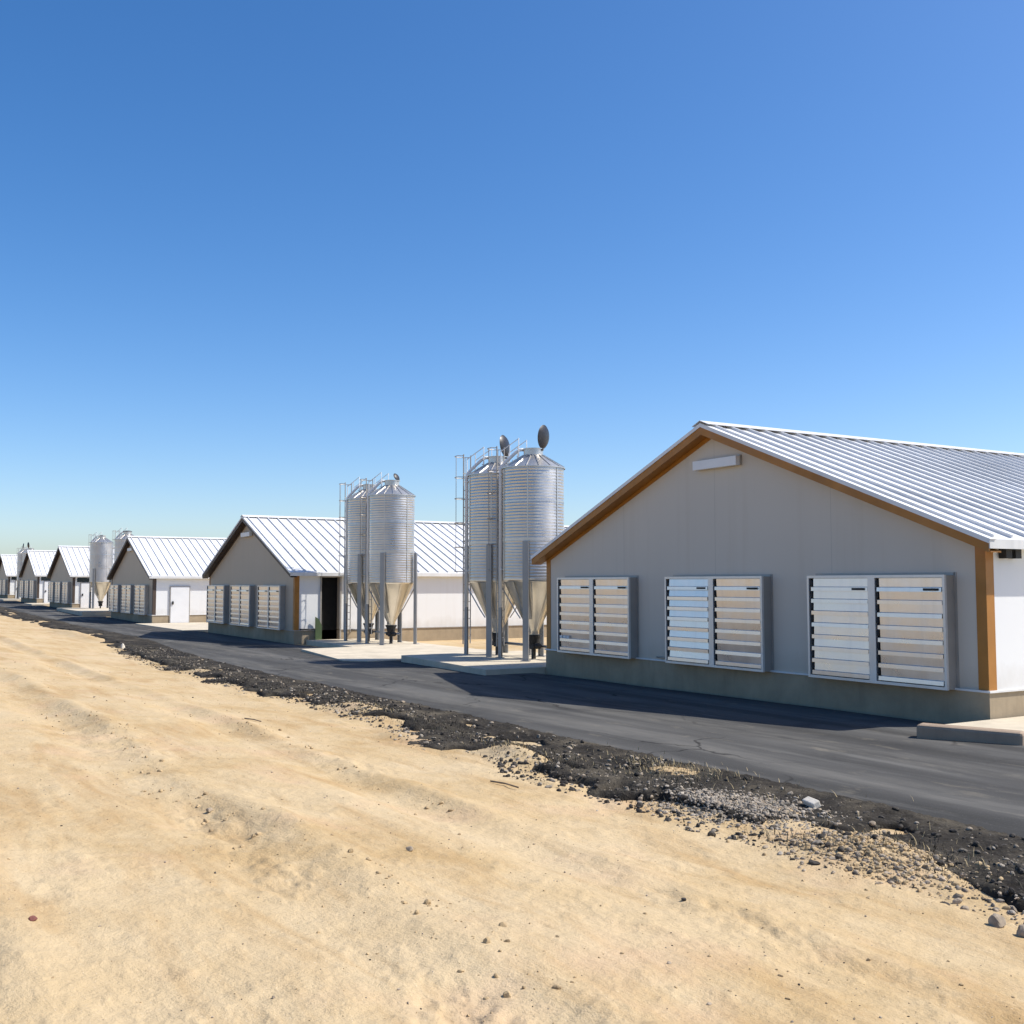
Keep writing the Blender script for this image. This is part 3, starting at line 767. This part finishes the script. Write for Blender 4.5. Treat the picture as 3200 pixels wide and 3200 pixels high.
def rail_mb(mb):
    # guard rail over the roof, from the ladder head to the collar
    d = Vector((math.cos(LA), math.sin(LA), 0)); tn = Vector((-d.y, d.x, 0))
    for s in (-1, 1):
        a = d * (R + .1) + tn * .24 * s; b = d * .38 + tn * .24 * s
        za, zb = ZT + .03, ZA - .10
        mb.tube([a + Vector((0, 0, za)), a + Vector((0, 0, za + .55)), b + Vector((0, 0, zb + .55)), b + Vector((0, 0, zb))], .017, 6)
        m = (a + b) / 2; mb.tube([m + Vector((0, 0, (za + zb) / 2)), m + Vector((0, 0, (za + zb) / 2 + .55))], .014, 6)
    for i in range(4):
        t = (i + .5) / 4; p = d * ((R + .05) * (1 - t) + .38 * t); z = (ZT + .04) * (1 - t) + (ZA - .06) * t
        mb.tube([p - tn * .24 + Vector((0, 0, z)), p + tn * .24 + Vector((0, 0, z))], .013, 6)
def pipe_mb(mb):
    # white filling pipe: up the front, over the roof, into the collar
    a = math.atan2(-.72, -.64); d = Vector((math.cos(a), math.sin(a), 0)); P = []
    for r, z in ((R + .09, 1.55), (R + .09, 5.73), (R + .07, 5.86), (R - .02, 5.98), (.55, 6.31), (.42, 6.39), (.30, 6.39)): P.append(d * r + Vector((0, 0, z)))
    mb.tube(P, .052, 12)
    for z in (2.7, 4.2, 5.6): mb.box(d.x * (R + .04) - .07, d.x * (R + .04) + .07, d.y * (R + .04) - .07, d.y * (R + .04) + .07, z, z + .03)
def lid_mb(mb):
    # shallow dome lid lying in the xy plane, hinge at the origin, centre at +x .42; inside is dark
    mb.lathe([(.0, .07), (.18, .06), (.34, .025), (.41, -.03)], 32, 1, (.42, 0)); mb.lathe([(.0, .06), (.18, .05), (.33, .015), (.40, -.03), (.41, -.03)][::-1], 32, 0, (.42, 0))
    mb.box(-.05, .12, -.05, .05, -.03, .0, 1); mb.tube([(.06, 0, .0), (.42, 0, .045), (.80, 0, .0)], .015, 6, 0)
SILOS = [  # x, y, base z, lid tilt (None = shut), lid turn, extra, label
    (-27.75, 17.5, .0, 96, 30, 'tall ribbed silo beside the nearest house, its dark oval lid standing upright'),
    (-29.92, 17.5, -.03, 82, 34, 'ribbed silo with caged ladder left of the tall silo beside the nearest house'),
    (-40.45, 18.6, -.20, 62, 25, 'right silo of the middle pair, standing before the white side of the second house'),
    (-42.75, 18.6, -.20, None, 0, 'left silo of the middle pair, next to the black doorway'),
    (-98.0, 17.6, .0, None, 0, 'far silo standing left of the third house, bright stripe down its side'),
    (-87.5, 17.6, -.1, None, 0, 'far silo half hidden behind the roof of the third house'),
    (-149.3, 17.6, .25, 85, -90, 'distant silo between the two leftmost houses, grey and in full view'),
    (-144.0, 17.6, .2, 95, -80, 'distant silo mostly hidden behind the fifth roof, lid raised above the ridge')]
for si, (x, y, zb, lt, lr, lab) in enumerate(SILOS):
    s = thing('feed_silo', lab, 'silo', (x, y, zb + .10), 'feed silos on legs between the houses')
    part('shell', 'shell', shell_mb, M['galvanised'], s)
    cn = part('roof', 'cone', cone_mb, M['galvanised'], s)
    part('hopper', 'hopper', hopper_mb, M['hopper_metal'], s)
    part('boot', 'boot', boot_mb, M['black'], s)
    for sx in (-1, 1):
        for sy in (-1, 1): part('leg', 'leg%d%d' % (sx, sy), leg_fn(sx, sy), M['steel_leg'], s)
    ld = part('ladder', 'ladder', ladder_mb, M['galvanised_dull'], s)
    part('cage', 'cage', cage_mb, M['galvanised_dull'], ld)
    part('guard_rail', 'rail', rail_mb, M['white'], cn)
    part('filling_pipe', 'pipe', pipe_mb, M['white'], s)
    a = math.radians(lr)
    o = part('lid', 'lid', lid_mb, [M['dark_lid'], M['dark_lid']], cn, (-.33 * math.cos(a + PI) * 1, -.33 * math.sin(a + PI), ZA + .14) if lt is not None else (-.42, 0, ZA + .16))
    o.scale = (.42, .42, .42) if si in (2, 3, 4) else (.9, .9, .9)
    if si in (2, 3): s.scale = (1, 1, 1.05)
    if lt is not None:
        o.location = (math.cos(a) * .33, math.sin(a) * .33, ZA + .10)
        o.rotation_mode = 'XYZ'; o.rotation_euler = Matrix.Rotation(a + PI, 4, 'Z').__matmul__(Matrix.Rotation(-math.radians(lt), 4, 'Y')).to_euler('XYZ')

# feed pipes from the boots to the houses they serve
for (xa, xb, y, z, lab) in [(-30.3, -24.86, 17.5, .48, 'grey feed pipe under the near silos running into the nearest house'),
                            (-45.0 + .03, -40.0, 18.6, .32, 'grey feed pipe under the middle silos running into the second house')]:
    mb = MB(); mb.tube([(xa, y + .16, z), (xb, y + .16, z)], .045, 10)
    p = mb.build('feed_pipe', M['steel_leg']); tag(p, lab, 'pipe')
# green slanting sheet beside the doorway of the second house
mb = MB(); y0_ = FY + .90; zz = -.2
mb.prism([(.0, 0), (.30, 0), (.30, .72), (.16, 1.02), (.0, 1.12)], 0, .04)
mb.v = [(-45.0 + .12 + p[1], y0_ + p[0], zz + p[2]) for p in mb.v]; mb.f = [f[::-1] for f in mb.f]
tag(mb.build('green_panel', M['green']), 'dark green panel with slanting top leaning beside the black doorway', 'panel')

# ------------------------------------------------------------------ concrete pads and the kerb block
def pad(name, poly, zt, zb, mat, lab):
    n = len(poly); mb = MB(); v = [(x, y, zb) for x, y in poly] + [(x, y, zt) for x, y in poly]
    mb.add(v, [tuple(range(n - 1, -1, -1)), tuple(range(n, 2 * n))] + [(i, (i + 1) % n, n + (i + 1) % n, n + i) for i in range(n)])
    return tag(mb.build(name, M[mat], None, (0, 0, 0), .015), lab, kind='structure')
pad('concrete_pad', [(-31.3, 14.75), (-25.0, 14.25), (-24.9, 19.2), (-31.3, 19.2)], .10, -.4, 'concrete', 'pale concrete pad under the near silos')
pad('concrete_pad', [(-38.9, 14.2), (-32.6, 13.3), (-32.0, 13.9), (-32.2, 19.9), (-44.9, 19.9), (-44.9, 16.6), (-39.2, 16.4)], -.08, -.6, 'concrete', 'pale concrete pad under the middle silos')
pad('concrete_pad', [(-71.6, 15.0), (-60, 15.1), (-60, 19.4), (-71.6, 19.4)], -.19, -.7, 'concrete', 'pale concrete apron at the white door of the third house')
pad('concrete_pad', [(-101.5, 14.6), (-88, 14.5), (-88, 20), (-101.5, 20)], .22, -.6, 'concrete', 'raised concrete pad under the far silos')
pad('concrete_pad', [(-152.8, 14.6), (-142.5, 14.5), (-142.5, 20), (-152.8, 20)], .42, -.4, 'concrete', 'concrete pad under the distant silos')
pad('concrete_pad', [(-125.6, 14.8), (-119.5, 14.8), (-119.5, 19), (-125.6, 19)], .26, -.4, 'concrete', 'concrete apron beside the fifth house')
pad('concrete_pad', [(-11.25, 14.35), (-9.95, 15.05), (-7, 17.2), (4, 22), (4, 60), (-11.28, 60)], .15, -.4, 'concrete', 'pale concrete apron along the side of the nearest house')
mb = MB(); mb.box(-.84, .66, -.16, .16, -.12, .225)
o = mb.build('kerb_block', M['kerb'], None, (-10.35, 14.38, 0), .05); o.rotation_euler = (.0, .015, .46)
tag(o, 'long weathered concrete kerb block lying at the corner of the nearest house', 'kerb block')

# ------------------------------------------------------------------ camera, sun, sky
cam = bpy.data.cameras.new('camera'); co = bpy.data.objects.new('camera', cam); COL.objects.link(co)
cam.sensor_width = 36; cam.lens = 36 * 3354.742 / 3200; cam.clip_end = 9000; cam.clip_start = .05
th, ph = math.radians(31.091), math.radians(3.789)
fw = Vector((-math.cos(th) * math.cos(ph), math.sin(th) * math.cos(ph), math.sin(ph)))
co.location = (0, 0, 2.393); co.rotation_euler = fw.to_track_quat('-Z', 'Y').to_euler()
SC.camera = co
sd = Vector((.40, .74, 1.0)).normalized()
el = math.asin(sd.z); az = math.atan2(sd.x, sd.y)
sun = bpy.data.lights.new('sun', 'SUN'); sun.energy = 5.0; sun.angle = math.radians(.5); sun.color = (1, .955, .88)
so = bpy.data.objects.new('sun', sun); COL.objects.link(so); so.rotation_euler = (-sd).to_track_quat('-Z', 'Y').to_euler(); so.location = (20, 40, 50)
w = bpy.data.worlds.new('World'); SC.world = w; w.use_nodes = True; nt = w.node_tree
sky = nt.nodes.new('ShaderNodeTexSky'); sky.sky_type = 'NISHITA'; sky.sun_disc = False
sky.sun_elevation = el; sky.sun_rotation = az; sky.altitude = 0; sky.air_density = .8; sky.dust_density = 1.0; sky.ozone_density = 1.0
bg = nt.nodes['Background']; bg.inputs['Strength'].default_value = .145
hs = nt.nodes.new('ShaderNodeHueSaturation'); hs.inputs['Saturation'].default_value = 1.36
wb = nt.nodes.new('ShaderNodeMix'); wb.data_type = 'RGBA'; wb.blend_type = 'MULTIPLY'; wb.inputs[0].default_value = 1; wb.inputs[7].default_value = (.97, .985, 1.06, 1)   # white balance of the photo
nt.links.new(sky.outputs[0], hs.inputs['Color']); nt.links.new(hs.outputs[0], wb.inputs[6]); nt.links.new(wb.outputs[2], bg.inputs['Color'])
vs = SC.view_settings; vs.view_transform = 'Standard'; vs.look = 'None'; vs.gamma = 1; vs.use_curve_mapping = False; vs.exposure = .25
SC.cycles.use_denoising = True; SC.cycles.max_bounces = 8; SC.cycles.diffuse_bounces = 4
